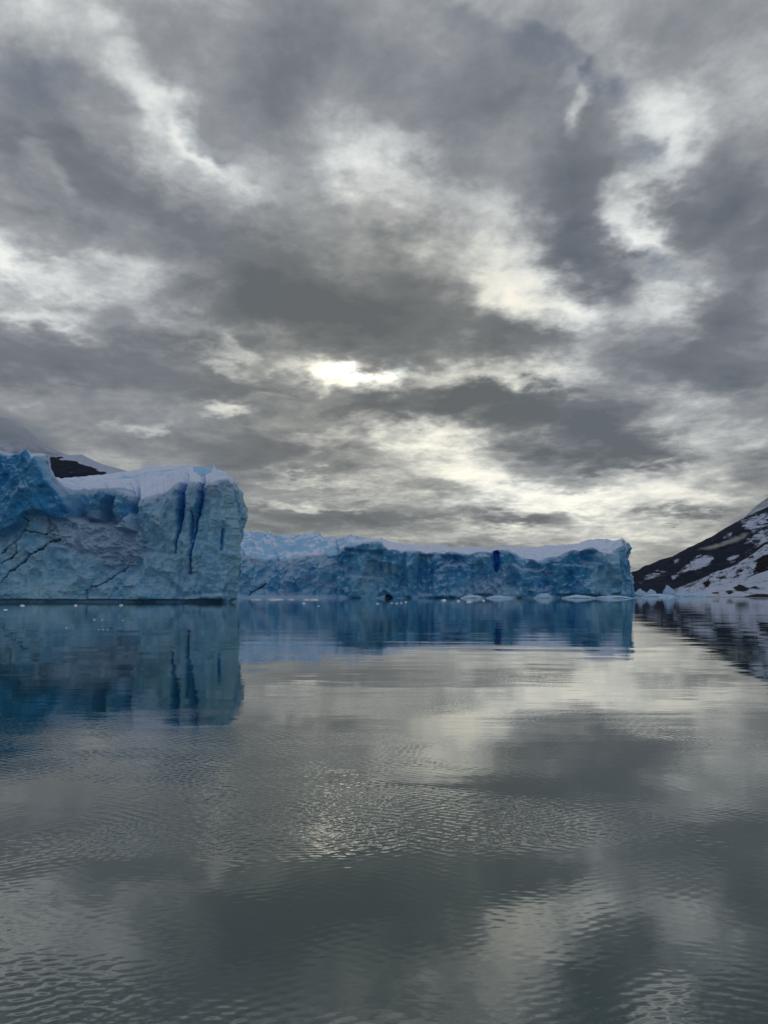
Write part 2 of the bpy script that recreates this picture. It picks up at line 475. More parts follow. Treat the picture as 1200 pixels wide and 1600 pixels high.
# ------------------------------------------------------------------ water
def water_material():
    m, n = new_mat('glacial_lake_water')
    H = bpy.data.node_groups.new('wave_height', 'ShaderNodeTree')
    H.interface.new_socket('P', in_out='INPUT', socket_type='NodeSocketVector')
    H.interface.new_socket('Height', in_out='OUTPUT', socket_type='NodeSocketFloat')
    g = NT(H)
    P = g.n('NodeGroupInput').outputs[0]
    def layer(rot, sx, sy, scale, amp, detail=1.0, dist=0.0):
        mp = g.n('ShaderNodeMapping', {'Vector': P, 'Rotation': (0, 0, R(rot)), 'Scale': (sx, sy, 1)})
        f = g.noise(mp.outputs[0], scale, detail, 0.5, dist, dims='2D')
        return g.math('MULTIPLY', g.math('SUBTRACT', f, 0.5), amp)
    # cat's paws: where the breeze touches the surface
    cp = g.noise(g.vmath('MULTIPLY', P, (0.6, 1.0, 1.0)), 0.20, 3, 0.55, 0.6, dims='2D')
    paw = g.maprange(cp, 0.42, 0.62, 0.12, 1.15, 'SMOOTHSTEP')
    # parallel capillary ripples: bent wave trains, each fading in and out on its own
    sp = g.n('ShaderNodeSeparateXYZ', {0: P}).outputs
    rip = None
    for k, (ang, lam, amp, ws, wa) in enumerate([(62, .150, .00095, .9, 14), (118, .115, .00075, 1.3, 12), (88, .085, .00034, 1.8, 9), (30, .20, .00068, .7, 12), (150, .24, .00072, .6, 10)]):
        kx, ky = math.cos(R(ang)) * 2 * math.pi / lam, math.sin(R(ang)) * 2 * math.pi / lam
        ph = g.math('ADD', g.math('MULTIPLY', sp[0], kx), g.math('MULTIPLY', sp[1], ky))
        off = g.vmath('ADD', P, (13.7 * k, 7.1 * k, 0))
        ph = g.math('ADD', ph, g.math('MULTIPLY', g.noise(off, ws, 2, .5, dims='2D'), wa))
        en = g.maprange(g.noise(off, 0.75, 2, .5, dims='2D'), 0.36, 0.66, 0.1, 1.0, 'SMOOTHSTEP')
        t_ = g.math('MULTIPLY', g.math('MULTIPLY', g.math('SINE', ph), amp), en)
        rip = t_ if rip is None else g.math('ADD', rip, t_)
    rip = g.math('ADD', rip, layer(12, 0.9, 1.1, 11.0, 0.0021, 1.0))
    yy = sp[1]
    lee = g.maprange(yy, 9, 24, 1.0, 0.10, 'SMOOTHSTEP')      # the water is calmer in the lee of the ice
    rip = g.math('MULTIPLY', g.math('MULTIPLY', rip, paw), lee)
    mid = g.math('ADD', layer(8, 0.45, 1.2, 1.3, 0.0030, 1.5), layer(-14, 0.5, 1.2, 0.55, 0.0050, 1.5))
    mid = g.math('MULTIPLY', g.math('MULTIPLY', mid, g.maprange(cp, 0.3, 0.7, 0.5, 1.0)), g.maprange(yy, 20, 70, 1.0, 0.45))
    swell = g.math('ADD', layer(4, 0.28, 1.0, 0.20, 0.022, 1.0), layer(-6, 0.3, 1.0, 0.060, 0.030, 1.0))
    # breeze line far out under the mountain shore
    py_ = g.n('ShaderNodeSeparateXYZ', {0: P}).outputs[1]
    far_m = g.maprange(py_, 900, 1050, 0, 1)
    brz = g.math('MULTIPLY', layer(0, 1, 1, 1.1, 0.42, 1.0), far_m)
    h = g.math('ADD', g.math('ADD', rip, brz), g.math('ADD', mid, swell))
    go = g.n('NodeGroupOutput'); g.t.links.new(h, go.inputs[0])
    pos = n.n('ShaderNodeNewGeometry').outputs['Position']
    e = 0.012
    def hh(v):
        gn = n.n('ShaderNodeGroup', node_tree=H)
        n.set(gn, 0, v)
        return gn.outputs[0]
    h0, hx, hy = hh(pos), hh(n.vmath('ADD', pos, (e, 0, 0))), hh(n.vmath('ADD', pos, (0, e, 0)))
    nx = n.math('MULTIPLY', n.math('SUBTRACT', h0, hx), 1 / e)
    ny = n.math('MULTIPLY', n.math('SUBTRACT', h0, hy), 1 / e)
    nrm = n.vmath('NORMALIZE', n.n('ShaderNodeCombineXYZ', {0: nx, 1: ny, 2: 1.0}).outputs[0])
    p = n.n('ShaderNodeBsdfPrincipled', {'Base Color': (.008, .048, .053, 1), 'Roughness': 0.02, 'IOR': 2.0, 'Normal': nrm})
    out(n, p)
    return m
M_WATER = water_material()

# ================================================================== water sheet
def build_water():
    n = 140
    u = np.linspace(-1, 1, n)
    s = np.sinh(u * 8.2) / math.sinh(8.2)
    X, Y = np.meshgrid(s * 26000, s * 26000 + 4)
    P = np.stack([X, Y, 0 * X], -1)
    o = mesh_obj('lake_water', P.reshape(-1, 3), grid_faces(n, n).reshape(-1, 4), M_WATER)
    tag(o, kind='structure')
build_water()

# ================================================================== near glacier
def glacier(name, ctrl, res, zres, brink, ridge, ridge_back, face_fn, top_fn, mats, jit, base_pt, back=220):
    """ctrl: plan path of the ice front [(px, Y)...], brink / ridge: photo-row of the face edge and of the skyline"""
    # plan path resampled smoothly
    cx = []; cy = []
    for p, Y in ctrl:
        x, y, z = pdir(p, HORIZON); cx.append(x / y * Y); cy.append(Y)
    cx, cy = np.array(cx), np.array(cy)
    d = np.r_[0, np.cumsum(np.hypot(np.diff(cx), np.diff(cy)))]
    L = d[-1]; nc = int(L / res) + 1
    s = np.linspace(0, L, nc)
    X0, Y0 = np.interp(s, d, cx), np.interp(s, d, cy)
    k = max(3, int(4 / res)); ker = np.hanning(k + 2)[1:-1]; ker /= ker.sum()
    def sm(a):
        ap = np.pad(a, (k, k), mode='reflect', reflect_type='odd')
        return np.convolve(ap, ker, 'same')[k:-k]
    X0, Y0 = sm(X0), sm(Y0)
    tx, ty = np.gradient(X0), np.gradient(Y0)
    tl = np.hypot(tx, ty); nx, ny = ty / tl, -tx / tl         # outward (towards the lake)
    px0 = 600 + F * X0 / (Y0 * CP)                            # approx. photo column
    pxi = project(np.stack([X0, Y0, 0 * X0 + 20], -1))[0]
    zjit = facets(s / jit[0], 0 * s + .5, 903, 1.0, .8, .6)
    _, _, zb = at(pxi, brink(pxi, s) + jit[1] * zjit * (1 - .8 * sstep(pxi, 930, 965)), Y0)
    nf = int(62 / zres); nt = int(nf * 0.55)
    t = np.linspace(0, 1, nf) ** 0.95
    Z = -2.5 + (zb[None, :] + 2.5) * t[:, None]
    S = np.broadcast_to(s, Z.shape)
    P = np.stack([np.broadcast_to(X0, Z.shape), np.broadcast_to(Y0, Z.shape), Z], -1).copy()
    ppx, ppy = project(P)
    D, deep, snow, crev, crack = face_fn(S, Z, ppx, ppy, zb[None, :] - Z, t[:, None])
    P[..., 0] += nx * D; P[..., 1] += ny * D
    # top: from the brink up to the skyline and down behind
    rb = ridge_back(pxi, s)
    calm = 1 - .8 * sstep(pxi, 930, 965)
    rpy = ridge(pxi, s) + calm * jit[2] * (fbm(s / jit[0], 0 * s, 904, 5, .65) + .5 * facets(s / jit[0] * 1.4, 0 * s + .5, 905, 1.2, .9, .5))
    tt = np.linspace(0, 1, nt)[1:]
    Yr = Y0 + rb
    dirx, diry = X0 / Y0, 1.0
    zr = at(pxi, rpy, Yr)[2]
    zr = np.maximum(zr, zb + 0.3)
    topZ = zb + (zr - zb) * (tt[:, None] ** 0.8)
    offY = rb * tt[:, None]
    blendD = (1 - tt[:, None]) ** 2 * D[-1][None, :]
    TX = X0 + offY * dirx + nx * blendD; TY = Y0 + offY + ny * blendD
    Tpx, Tpy = project(np.stack([TX, TY, topZ], -1))
    dz, tdeep = top_fn(TX, TY, Tpx, Tpy, tt[:, None], rb)
    topZ = topZ + dz
    T = np.stack([TX, TY, topZ], -1)
    nb = 14
    bt = np.linspace(0, 1, nb + 1)[1:]
    BX = X0 + (rb + back * bt[:, None]) * dirx; BY = Y0 + rb + back * bt[:, None]
    BZ = T[-1, :, 2][None, :] * (1 - 0.10 * bt[:, None]) - 4 * bt[:, None] + 2 * fbm(BX * .02, BY * .02, 91, 3)
    Bk = np.stack([BX, BY, BZ], -1)
    A = np.concatenate([P, T, Bk], 0)
    zero = lambda a: np.zeros(a.shape[:2])
    deepA = np.concatenate([deep, tdeep, zero(Bk)], 0)
    snowA = np.concatenate([snow, 0 * tdeep + 1, zero(Bk) + 1], 0)
    nr = A.shape[0]
    ql = lambda a: (a[:-1, :-1] + a[1:, :-1] + a[:-1, 1:] + a[1:, 1:]) / 4
    full = lambda a, v=0.0: np.concatenate([a, zero(T) + v, zero(Bk) + v], 0)
    cr = full(crev)[:-1, :-1]; ck = full(crack)[:-1, :-1]
    mc = cr > 0.5
    mk = (ck > 0.5) & ~mc
    row = np.arange(nr - 1)[:, None]
    istop = np.broadcast_to(row >= nf - 1, mc.shape)
    root = empty(name, base_pt)
    parts = [('ice_face', ~istop & ~mc & ~mk, mats[0]), ('snow_cap', istop, mats[1])]
    parts += [('crevasse', (cr == i) & ~istop, M_CREV) for i in range(1, int(cr.max()) + 1)]
    parts += [('crack', (ck == i) & mk & ~istop, M_CRACK) for i in range(1, int(ck.max()) + 1)]
    grid_split(A, parts, root, {'deep': deepA, 'snow': snowA})
    return root

def near_face(S, Z, px, py, below, t):
    m = 0.287                                         # metres per photo pixel
    env = sstep(Z, -2, 3)
    D = np.zeros_like(Z)
    # broad bays and spurs
    D += 5.0 * fbm(S * .020, Z * .008, 11, 3)
    # fractured scallops, three sizes
    wS, wZ = S + 3 * fbm(S * .05, Z * .05, 21, 3), Z + 3 * fbm(S * .05, Z * .05, 22, 3)
    D += 4.2 * facets(wS / 13, wZ / 17, 31, 1.1, 0.75, 0.45)
    D += 2.5 * facets(wS / 5.0, wZ / 6.5, 41, 1.15, 0.75, 0.45)
    D += 0.70 * facets(wS / 1.9, wZ / 2.1, 51, 1.1, 0.75, 0.45)
    D += 0.75 * ridged(wS * .22, wZ * .30, 61, 5, .62)
    D += 1.5 * ridged(wS * .20, wZ * .022, 63, 3, .5) * sstep(px, 205, 235) - .4
    # stepped ledges in the rubbly middle (snow caught on them)
    rub = inside(px, py, [(52, 810), (110, 800), (150, 800), (215, 820), (225, 860), (205, 885), (150, 880), (118, 862), (80, 845)])
    rubm = sstep(rub, -14, 8)
    D += rubm * (3.0 * ridged(wS * .12 + .4 * wZ * .1, wZ * .24, 71, 5, .62) - 2.0)
    D -= rubm * sstep(840 - py, -30, 60) * 5
    # amphitheatre under the snow field, with two blue seracs in front
    amp = sstep(inside(px, py, [(104, 745), (215, 745), (212, 800), (190, 822), (140, 815), (104, 805)]), -5, 7)
    D -= amp * 9
    for poly, pr in (([(120, 806), (128, 782), (142, 760), (163, 757), (166, 772), (154, 785), (143, 812)], 9.5),
                     ([(166, 806), (172, 790), (175, 761), (192, 764), (206, 772), (205, 800), (212, 830), (180, 828)], 10.5)):
        sdv = inside(px, py, poly)
        D += sstep(sdv, -1.5, 4.5) * pr
    # big leaning tower on the left
    tw = inside(px, py, [(-400, 600), (62, 600), (64, 712), (77, 748), (97, 775), (106, 797), (101, 811), (84, 812), (74, 808), (60, 800), (46, 806), (30, 822), (0, 838), (-400, 850)])
    twm = sstep(tw, -1.5, 4.5)
    D += twm * (7.0 + 4.5 * facets(S / 17 + 3.1, (Z - .6 * S) / 24, 81, 1.2, 0.7, 0.4))
    # ribs towards the right-hand corner
    for pts, wdt, hgt in (([(352, 745), (357, 800), (359, 935)], 5, 3.2), ([(366, 755), (371, 850), (374, 935)], 5, 2.6),
                          ([(268, 760), (262, 860)], 7, 1.6), ([(297, 755), (292, 830), (288, 900)], 6, 2.4), ([(332, 760), (328, 850), (322, 930)], 9, 2.6), ([(232, 785), (225, 930)], 9, 1.6)):
        d, a = seg_dist(px, py, pts)
        D += hgt * np.clip(1 - d / wdt, 0, 1)
    d, a = seg_dist(px, py, [(364, 760), (365, 930)]); D -= 2.5 * np.clip(1 - d / 6, 0, 1)
    # diagonal shelves low on the face
    for pts, hgt in (([(66, 842), (100, 850), (118, 862), (150, 868), (160, 888), (185, 890)], 1.7), ([(165, 935), (200, 900), (232, 862)], 1.5),
                     ([(265, 915), (285, 932), (345, 925)], 1.6), ([(84, 858), (120, 870), (118, 880)], 1.0), ([(0, 842), (60, 838)], 1.0)):
        d, a = seg_dist(px, py, pts)
        # step: face above set back
        D -= hgt * np.exp(-(d / 5.0) ** 2) * 1.0
    D += 1.2 * sstep(Z, 14, 2)
    # rubble skirt near the waterline at the corner
    D += 0.8 * sstep(Z, 12, 0) * sstep(px, 262, 300) * (1 + .8 * fbm(S * .3, Z * .3, 77, 3))
    ci = ki = 0; crev = np.zeros_like(Z); crack = np.zeros_like(Z); deep = np.zeros_like(Z)
    wob = 1.1 * fbm(S * .25, Z * .25, 78, 3)
    for pts, w0, w1, dep in (([(285, 753), (284, 780), (281, 812), (277, 832)], 5.2, 2.0, 7), ([(277, 832), (274, 850), (271, 864)], 1.6, 0.7, 3),
                             ([(313, 755), (311, 778), (307, 800), (304, 822)], 3.9, 2.0, 7), ([(304, 822), (301, 850), (299, 866), (296, 896)], 2.0, 0.8, 3),
                             ([(299, 800), (297, 850)], 0.9, 0.6, 2),
                             ):
        d, a = seg_dist(px + 1.6 * wob, py, pts)
        wd = w0 + (w1 - w0) * a + wob * .8
        D -= dep * sstep(wd + 1.2 - d, 0, 1.8)
        ci += 1; crev = np.where(d < wd, ci, crev)
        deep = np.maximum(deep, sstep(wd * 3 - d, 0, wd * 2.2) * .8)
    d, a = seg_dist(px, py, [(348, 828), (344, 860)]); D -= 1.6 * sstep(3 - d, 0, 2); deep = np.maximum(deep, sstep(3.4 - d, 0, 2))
    jag = 3.2 * fbm(S * .35, Z * .35, 79, 4)
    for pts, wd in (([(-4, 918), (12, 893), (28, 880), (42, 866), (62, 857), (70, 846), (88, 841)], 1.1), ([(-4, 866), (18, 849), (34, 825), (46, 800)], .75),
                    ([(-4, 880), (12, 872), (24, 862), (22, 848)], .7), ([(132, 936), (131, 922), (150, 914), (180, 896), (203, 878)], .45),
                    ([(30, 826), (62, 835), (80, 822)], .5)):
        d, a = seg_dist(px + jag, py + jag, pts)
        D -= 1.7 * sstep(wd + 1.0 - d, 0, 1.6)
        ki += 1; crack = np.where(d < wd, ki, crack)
    # wave-cut notch along the waterline
    cut = sstep(1.35 + .5 * fbm(S * .06, 0 * S, 66, 3) - Z, 0, .25) * sstep(352 - px, 0, 10)
    D = D * env - 3.2 * cut - 0.0
    # round the lip
    D -= 2.2 * np.exp(-np.maximum(below, 0) / 1.1)
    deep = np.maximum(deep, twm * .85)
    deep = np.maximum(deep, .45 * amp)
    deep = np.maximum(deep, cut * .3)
    snow = 0.10 + rubm * .34 + .55 * sstep(below, 5, 0) * (1 - twm) - .5 * twm * sstep(below, 0, 40) - .1 * deep
    snow += .22 * sstep(inside(px, py, [(100, 742), (345, 742), (350, 775), (240, 790), (205, 780), (150, 762), (100, 765)]), -8, 3)
    return D, deep, snow, crev, crack

NB = [(-200, 716), (-60, 712), (0, 709), (10, 708), (20, 705), (28, 704), (36, 702), (43, 722), (46, 723), (56, 713), (62, 711), (68, 732), (80, 752),
      (98, 764), (106, 758), (130, 759), (160, 757), (190, 762), (205, 778), (225, 776), (245, 772), (268, 757), (282, 752), (300, 756), (320, 755), (345, 752), (356, 752),
      (366, 760), (374, 768), (384, 790)]
NR = [(-200, 713), (62, 709), (66, 725), (78, 746), (90, 747), (102, 747), (150, 743), (195, 737), (215, 733), (232, 729), (262, 729), (300, 728), (332, 728), (336, 735), (348, 737), (352, 742), (360, 747), (368, 757), (374, 763), (384, 780)]
def near_top(X, Y, px, py, tt, rb):
    dz = 1.6 * fbm(X * .03, Y * .03, 101, 4) * np.minimum(1, tt * 4) + 0.5 * ridged(X * .11, Y * .09, 102, 4) * np.minimum(1, tt * 5)
    dz = dz * sstep(px, 95, 130)
    blk = sstep(inside(px, py, [(303, 722), (334, 722), (330, 738), (316, 746), (303, 736)]), -2, 2)
    dz += -.8 * blk
    for pts in ([(215, 752), (300, 737)], [(120, 756), (200, 745), (260, 741)], [(230, 764), (278, 745)]):
        d, a = seg_dist(px, py, pts); dz -= 1.2 * np.exp(-(d / 2.2) ** 2)
    deep = .7 * blk + .3 * sstep(160 - px, 0, 60) * sstep(.5 - tt, -.2, .4)
    return dz, deep
near = glacier('near_glacier',
    [(-210, 372), (-60, 352), (60, 346), (130, 347), (240, 343), (330, 340), (352, 343), (363, 350), (366, 364), (363, 392), (360, 470), (345, 620)],
    0.30, 0.30, lambda p, s: interp(p, NB), lambda p, s: interp(p, NR),
    lambda p, s: interp(p, [(60, 6), (95, 40), (130, 70), (300, 60), (345, 26), (365, 12), (390, 10)]),
    near_face, near_top, (M_ICE_NEAR, M_SNOW), (5.0, 5.5, 2.4), tuple(float(v) for v in at(190, HORIZON, 350)[:2]) + (0.0,))
tag(near, 'near glacier front on the left, pale blue ice cliff with two deep blue crevasses', 'glacier')

# ================================================================== far glacier
FB = [(250, 862), (372, 868), (400, 872), (440, 870), (480, 866), (505, 862), (518, 868), (524, 862), (545, 852), (575, 848), (596, 846), (606, 858), (640, 862), (700, 864), (740, 866), (775, 862),
      (800, 862), (816, 868), (840, 878), (870, 872), (895, 862), (925, 857), (945, 866), (960, 864), (974, 847), (978, 850), (984, 880), (989, 905)]
FR = [(250, 828), (378, 830), (400, 833), (420, 835), (440, 839), (470, 838), (492, 837), (508, 841), (530, 841), (548, 838), (575, 843), (600, 843), (615, 847), (632, 852), (650, 852), (690, 854),
      (715, 856), (740, 855), (770, 856), (800, 855), (830, 856), (850, 855), (872, 853), (890, 851), (905, 849), (925, 844), (943, 842), (956, 844), (963, 845), (976, 842), (979, 848), (985, 872), (990, 900)]
def far_face(S, Z, px, py, below, t):
    env = sstep(Z, -2, 4)
    wS, wZ = S + 6 * fbm(S * .02, Z * .03, 121, 3), Z + 4 * fbm(S * .03, Z * .03, 122, 3)
    D = 14 * fbm(S * .012, Z * .006, 111, 3)
    D += 11.0 * facets(wS / 27, wZ / 55, 131, 1.1, 0.75, 0.45)
    D += 6.0 * facets(wS / 10, wZ / 20, 141, 1.1, 0.75, 0.45)
    D += 2.8 * facets(wS / 4.2, wZ / 6, 151, 1.1, 0.75, 0.45)
    D += 4.5 * ridged(wS * .065, wZ * .012, 164, 3, .5)
    D += 2.4 * ridged(wS * .10, wZ * .10, 161, 5, .6)
    left = sstep(524 - px, -2, 3)
    D -= left * 20
    D -= left * sstep(below, 30, 0) * 12
    # darker alcoves and buttresses read off the front
    for poly, pr in (([(808, 862), (830, 872), (850, 888), (845, 892), (815, 890), (800, 880)], -9), ([(690, 866), (728, 868), (730, 882), (692, 884)], -7),
                     ([(536, 856), (600, 862), (600, 905), (540, 900)], -5), ([(586, 934), (600, 922), (613, 932), (612, 936)], -6),
                     ([(905, 860), (940, 862), (938, 882), (905, 878)], -6), ([(655, 866), (680, 866), (676, 930), (650, 930)], -7), ([(740, 868), (765, 868), (768, 930), (738, 930)], 5),
                     ([(612, 850), (650, 862), (644, 934), (606, 934)], 5), ([(860, 880), (930, 885), (940, 930), (868, 930)], 4)):
        D += sstep(inside(px, py, poly), -2, 4) * pr
    for pts, wdt, hgt in (([(604, 845), (600, 870), (606, 932)], 5, 6), ([(634, 862), (640, 932)], 5, 5), ([(668, 866), (672, 932)], 4, 4), ([(700, 880), (704, 930)], 4, 4), ([(955, 868), (960, 925)], 6, 5),
                          ([(970, 850), (984, 925)], 5, 4), ([(524, 866), (520, 934)], 4, 5)):
        d, a = seg_dist(px, py, pts); D += hgt * np.clip(1 - d / wdt, 0, 1)
    D += 7 * sstep(Z, 14, 0) * sstep(fbm(S * .02, Z * .01, 133, 3), -.2, .4)
    deep = .55 * sstep(fbm(S * .02, Z * .02, 155, 4), -.35, .35)
    ci = ki = 0; crev = np.zeros_like(Z); crack = np.zeros_like(Z)
    for pts, w0, w1, dep in (([(776, 865), (777, 880), (776, 892)], 4.6, 2.0, 12), ([(411, 866), (414, 874)], 3.0, 1.8, 6)):
        d, a = seg_dist(px + .05 * D, py, pts)
        wd = w0 + (w1 - w0) * a
        D -= dep * sstep(wd + 1.2 - d, 0, 2)
        ci += 1; crev = np.where(d < wd, ci, crev); deep = np.maximum(deep, sstep(wd * 3 - d, 0, wd * 2) * .9)
    jag = 3.0 * fbm(S * .10, Z * .10, 79, 4)
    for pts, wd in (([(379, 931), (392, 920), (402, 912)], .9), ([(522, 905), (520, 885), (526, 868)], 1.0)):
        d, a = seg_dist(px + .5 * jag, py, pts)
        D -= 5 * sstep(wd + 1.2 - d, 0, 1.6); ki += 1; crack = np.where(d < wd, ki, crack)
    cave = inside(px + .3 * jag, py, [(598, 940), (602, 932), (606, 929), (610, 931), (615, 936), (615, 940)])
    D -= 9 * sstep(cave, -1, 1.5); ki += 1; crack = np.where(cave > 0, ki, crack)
    D = D * env - 3 * np.exp(-np.maximum(below, 0) / 2)
    snow = .05 + .30 * sstep(below, 8, 0) + .26 * left * sstep(ridged(wS * .03, wZ * .05, 177, 4), .1, .5)
    snow += .20 * sstep(fbm(wS * .03, wZ * .05, 178, 4), .12, .45) + .25 * sstep(inside(px, py, [(715, 934), (735, 905), (780, 900), (790, 880), (800, 934)]), -8, 6)
    return D, deep, snow, crev, crack
def far_top(X, Y, px, py, tt, rb):
    left = sstep(600 - px, -10, 120)
    amp = 2.6 + 6.0 * left
    e = np.minimum(1, tt * 3)
    seracs = facets(X / 13, Y / 15, 201, 1.2, .9, .6)
    dz = amp * e * (.9 * seracs + .8 * ridged(X * .05, Y * .05, 202, 4)) * (1 - .35 * tt)
    lf = sstep(560 - px, -10, 60)
    deep = left * np.clip(-(seracs + .05) * 1.6, 0, 1) * 1.1 + .15 * left + lf * (.75 * sstep(fbm(X * .06, Y * .09, 207, 5, .65), .0, .3) * (1 - .5 * tt) - .1)
    return dz, deep
far = glacier('far_glacier',
    [(210, 960), (380, 905), (500, 880), (522, 872), (600, 862), (740, 858), (860, 852), (957, 848), (977, 856), (983, 880), (980, 930), (965, 1250)],
    0.9, 0.8, lambda p, s: interp(p, FB), lambda p, s: interp(p, FR),
    lambda p, s: interp(p, [(250, 260), (500, 220), (560, 160), (640, 90), (800, 90), (940, 90), (970, 20), (990, 12)]),
    far_face, far_top, (M_ICE_FAR, M_SNOW), (12.0, 4.5, 2.6), tuple(float(v) for v in at(680, HORIZON, 870)[:2]) + (0.0,), back=500)
tag(far, 'long far glacier front across the middle, deep blue ice wall with a snowy top', 'glacier')

# ================================================================== mountains
def mountain(name, ridge_pts, base_py, Yr, Yb, mat, nx, ny, rough, snow_fn, seed, kind='structure', base_fn=None, ridge_rough=1.0):
    px = np.linspace(ridge_pts[0][0], ridge_pts[-1][0], nx)
    ry = interp(px, ridge_pts)
    t = np.linspace(0, 1, ny)
    Y = Yb + (Yr - Yb) * t[:, None] + 0 * px[None, :]
    zr = at(px, ry, Yr)[2]
    zb = at(px, base_py if base_fn is None else base_fn(px), Yb)[2]
    Z = zb + (zr - zb) * t[:, None] ** 0.95
    X = at(px, HORIZON, 1.0)[0][None, :] * Y
    e = np.sin(np.pi * np.clip(t, 0, 1))[:, None] ** .6 * .8 + .2 * ridge_rough
    L = rough[0]
    N = ridged(X / L, Y / L / 1.4, seed, 7, .52)
    Z = Z + rough[1] * N * e
    P = np.stack([X, Y, Z], -1)
    ppx, ppy = project(P)
    snow = snow_fn(ppx, ppy, N, X, Y, t[:, None])
    # far side
    nb = 6
    bt = np.linspace(0, 1, nb + 1)[1:, None]
    B = np.stack([X[-1] + 0 * bt, Y[-1] + bt * (Yr - Yb) * 1.2 + 0 * X[-1], Z[-1] * (1 - bt) - 20 * bt], -1)
    A = np.concatenate([P, B], 0)
    sa = np.concatenate([snow, np.zeros((nb, nx)) + .5], 0)
    o = mesh_obj(name, A.reshape(-1, 3), grid_faces(*A.shape[:2]).reshape(-1, 4), mat, attrs={'snow': sa, 'deep': 0 * sa})
    return o
def patches(px, py, polys):
    s = np.full(np.shape(px), -50.0)
    for p in polys:
        s = np.maximum(s, inside(px, py, p))
    return s

# right-hand mountain, dark slope with wind-blown snow patches
RM = [(940, 925), (965, 910), (990, 897), (1015, 886), (1040, 876), (1060, 868), (1078, 858), (1100, 849), (1120, 838), (1140, 827), (1155, 818), (1165, 812), (1180, 806), (1200, 797), (1240, 775), (1330, 730), (1500, 650), (1700, 640)]
PATCH_R = [[(1005, 902), (1030, 891), (1045, 895), (1030, 901), (1012, 905)], [(1043, 902), (1062, 893), (1080, 878), (1098, 866), (1115, 872), (1112, 880), (1090, 888), (1068, 896), (1050, 906)],
           [(1048, 875), (1058, 871), (1062, 878), (1052, 880)], [(1138, 872), (1146, 868), (1152, 866), (1150, 876), (1140, 878)], [(1130, 836), (1142, 833), (1143, 839), (1131, 841)],
           [(1160, 814), (1200, 802), (1200, 818), (1178, 830), (1165, 822)], [(1175, 850), (1200, 835), (1200, 846), (1180, 853)], [(1160, 850), (1180, 838), (1200, 826), (1200, 832), (1175, 850)],
           [(995, 910), (1006, 907), (1008, 909), (997, 912)]]
def snow_rm(px, py, N, X, Y, t):
    s = patches(px + 9 * fbm(X / 70, Y / 110, 5, 5, .6), py + 5 * fbm(X / 60, Y / 100, 6, 5, .6), PATCH_R)
    streak = .40 * ridged((px + 1.9 * py) / 26, (px * .5 + py) / 3.2, 9, 4)
    return -.10 + .60 * sstep(s, -6, 4) + .30 * sstep(px, 1140, 1330) + .34 * (ridged((px + 1.9 * py) / 20, (px * .5 + py) / 2.6, 13, 4) - .15) * sstep(px, 980, 1100)
mountain('mountain', RM, 932.2, 5200, 3300, M_ROCK, 460, 150, (420, 60), snow_rm, 301)
# misty higher shoulder beyond it
RM2 = [(1060, 866), (1090, 852), (1110, 846), (1128, 836), (1150, 822), (1172, 808), (1184, 795), (1193, 788), (1205, 780), (1260, 745), (1360, 690), (1600, 600)]
mountain('mountain', RM2, 925, 8200, 5900, M_PALE_MT, 200, 60, (500, 60), lambda px, py, N, X, Y, t: .35 + .3 * N, 333)
# nearer rocky, snow-dusted knoll at the right edge
KN = [(1062, 934), (1075, 926), (1090, 917), (1102, 910), (1112, 899), (1128, 893), (1142, 889), (1155, 882), (1170, 873), (1184, 866), (1200, 852), (1240, 835), (1330, 800), (1500, 770)]
PK = [[(1135, 915), (1160, 908), (1180, 896), (1200, 888), (1230, 880), (1230, 896), (1200, 897), (1165, 909), (1145, 914)], [(1180, 884), (1190, 872), (1200, 868), (1215, 866), (1212, 880), (1185, 892)], [(1098, 912), (1108, 906), (1106, 916)]]
def snow_kn(px, py, N, X, Y, t):
    s = patches(px + 6 * fbm(X / 30, Y / 40, 5, 5, .6), py + 3 * fbm(X / 30, Y / 40, 6, 5, .6), PK)
    return .06 + .85 * N + .25 * ridged((px + 2 * py) / 14, (py - .35 * px) / 5, 19, 3) - .9 * sstep(s, -3.5, 2.5)
mountain('rocky_hill', KN, 933, 2500, 1950, M_ROCK_NEAR, 420, 140, (60, 22), snow_kn, 401)
# smooth snow-covered shore in front of it
SH = [(1040, 933), (1060, 929), (1080, 926), (1100, 921), (1120, 917), (1142, 911), (1165, 905), (1185, 897), (1200, 892), (1240, 884), (1330, 872), (1500, 860)]
PS = [[(1146, 919), (1156, 914), (1170, 920), (1160, 923), (1150, 922)], [(1135, 925), (1143, 922), (1146, 926), (1138, 928)], [(1165, 932), (1180, 929), (1260, 928), (1260, 935), (1165, 935)], [(1174, 918), (1182, 917), (1184, 919)], [(1112, 927), (1120, 925), (1122, 927)]]
def snow_sh(px, py, N, X, Y, t):
    s = patches(px + 6 * fbm(X / 20, Y / 25, 5, 5, .6), py + 2 * fbm(X / 20, Y / 25, 6, 5, .6), PS)
    return .66 + .25 * N - 1.1 * sstep(s, -1.8, 1.2)
mountain('snowy_shore', SH, 932.9, 1900, 1530, M_ROCK_NEAR, 420, 70, (60, 5), snow_sh, 451)

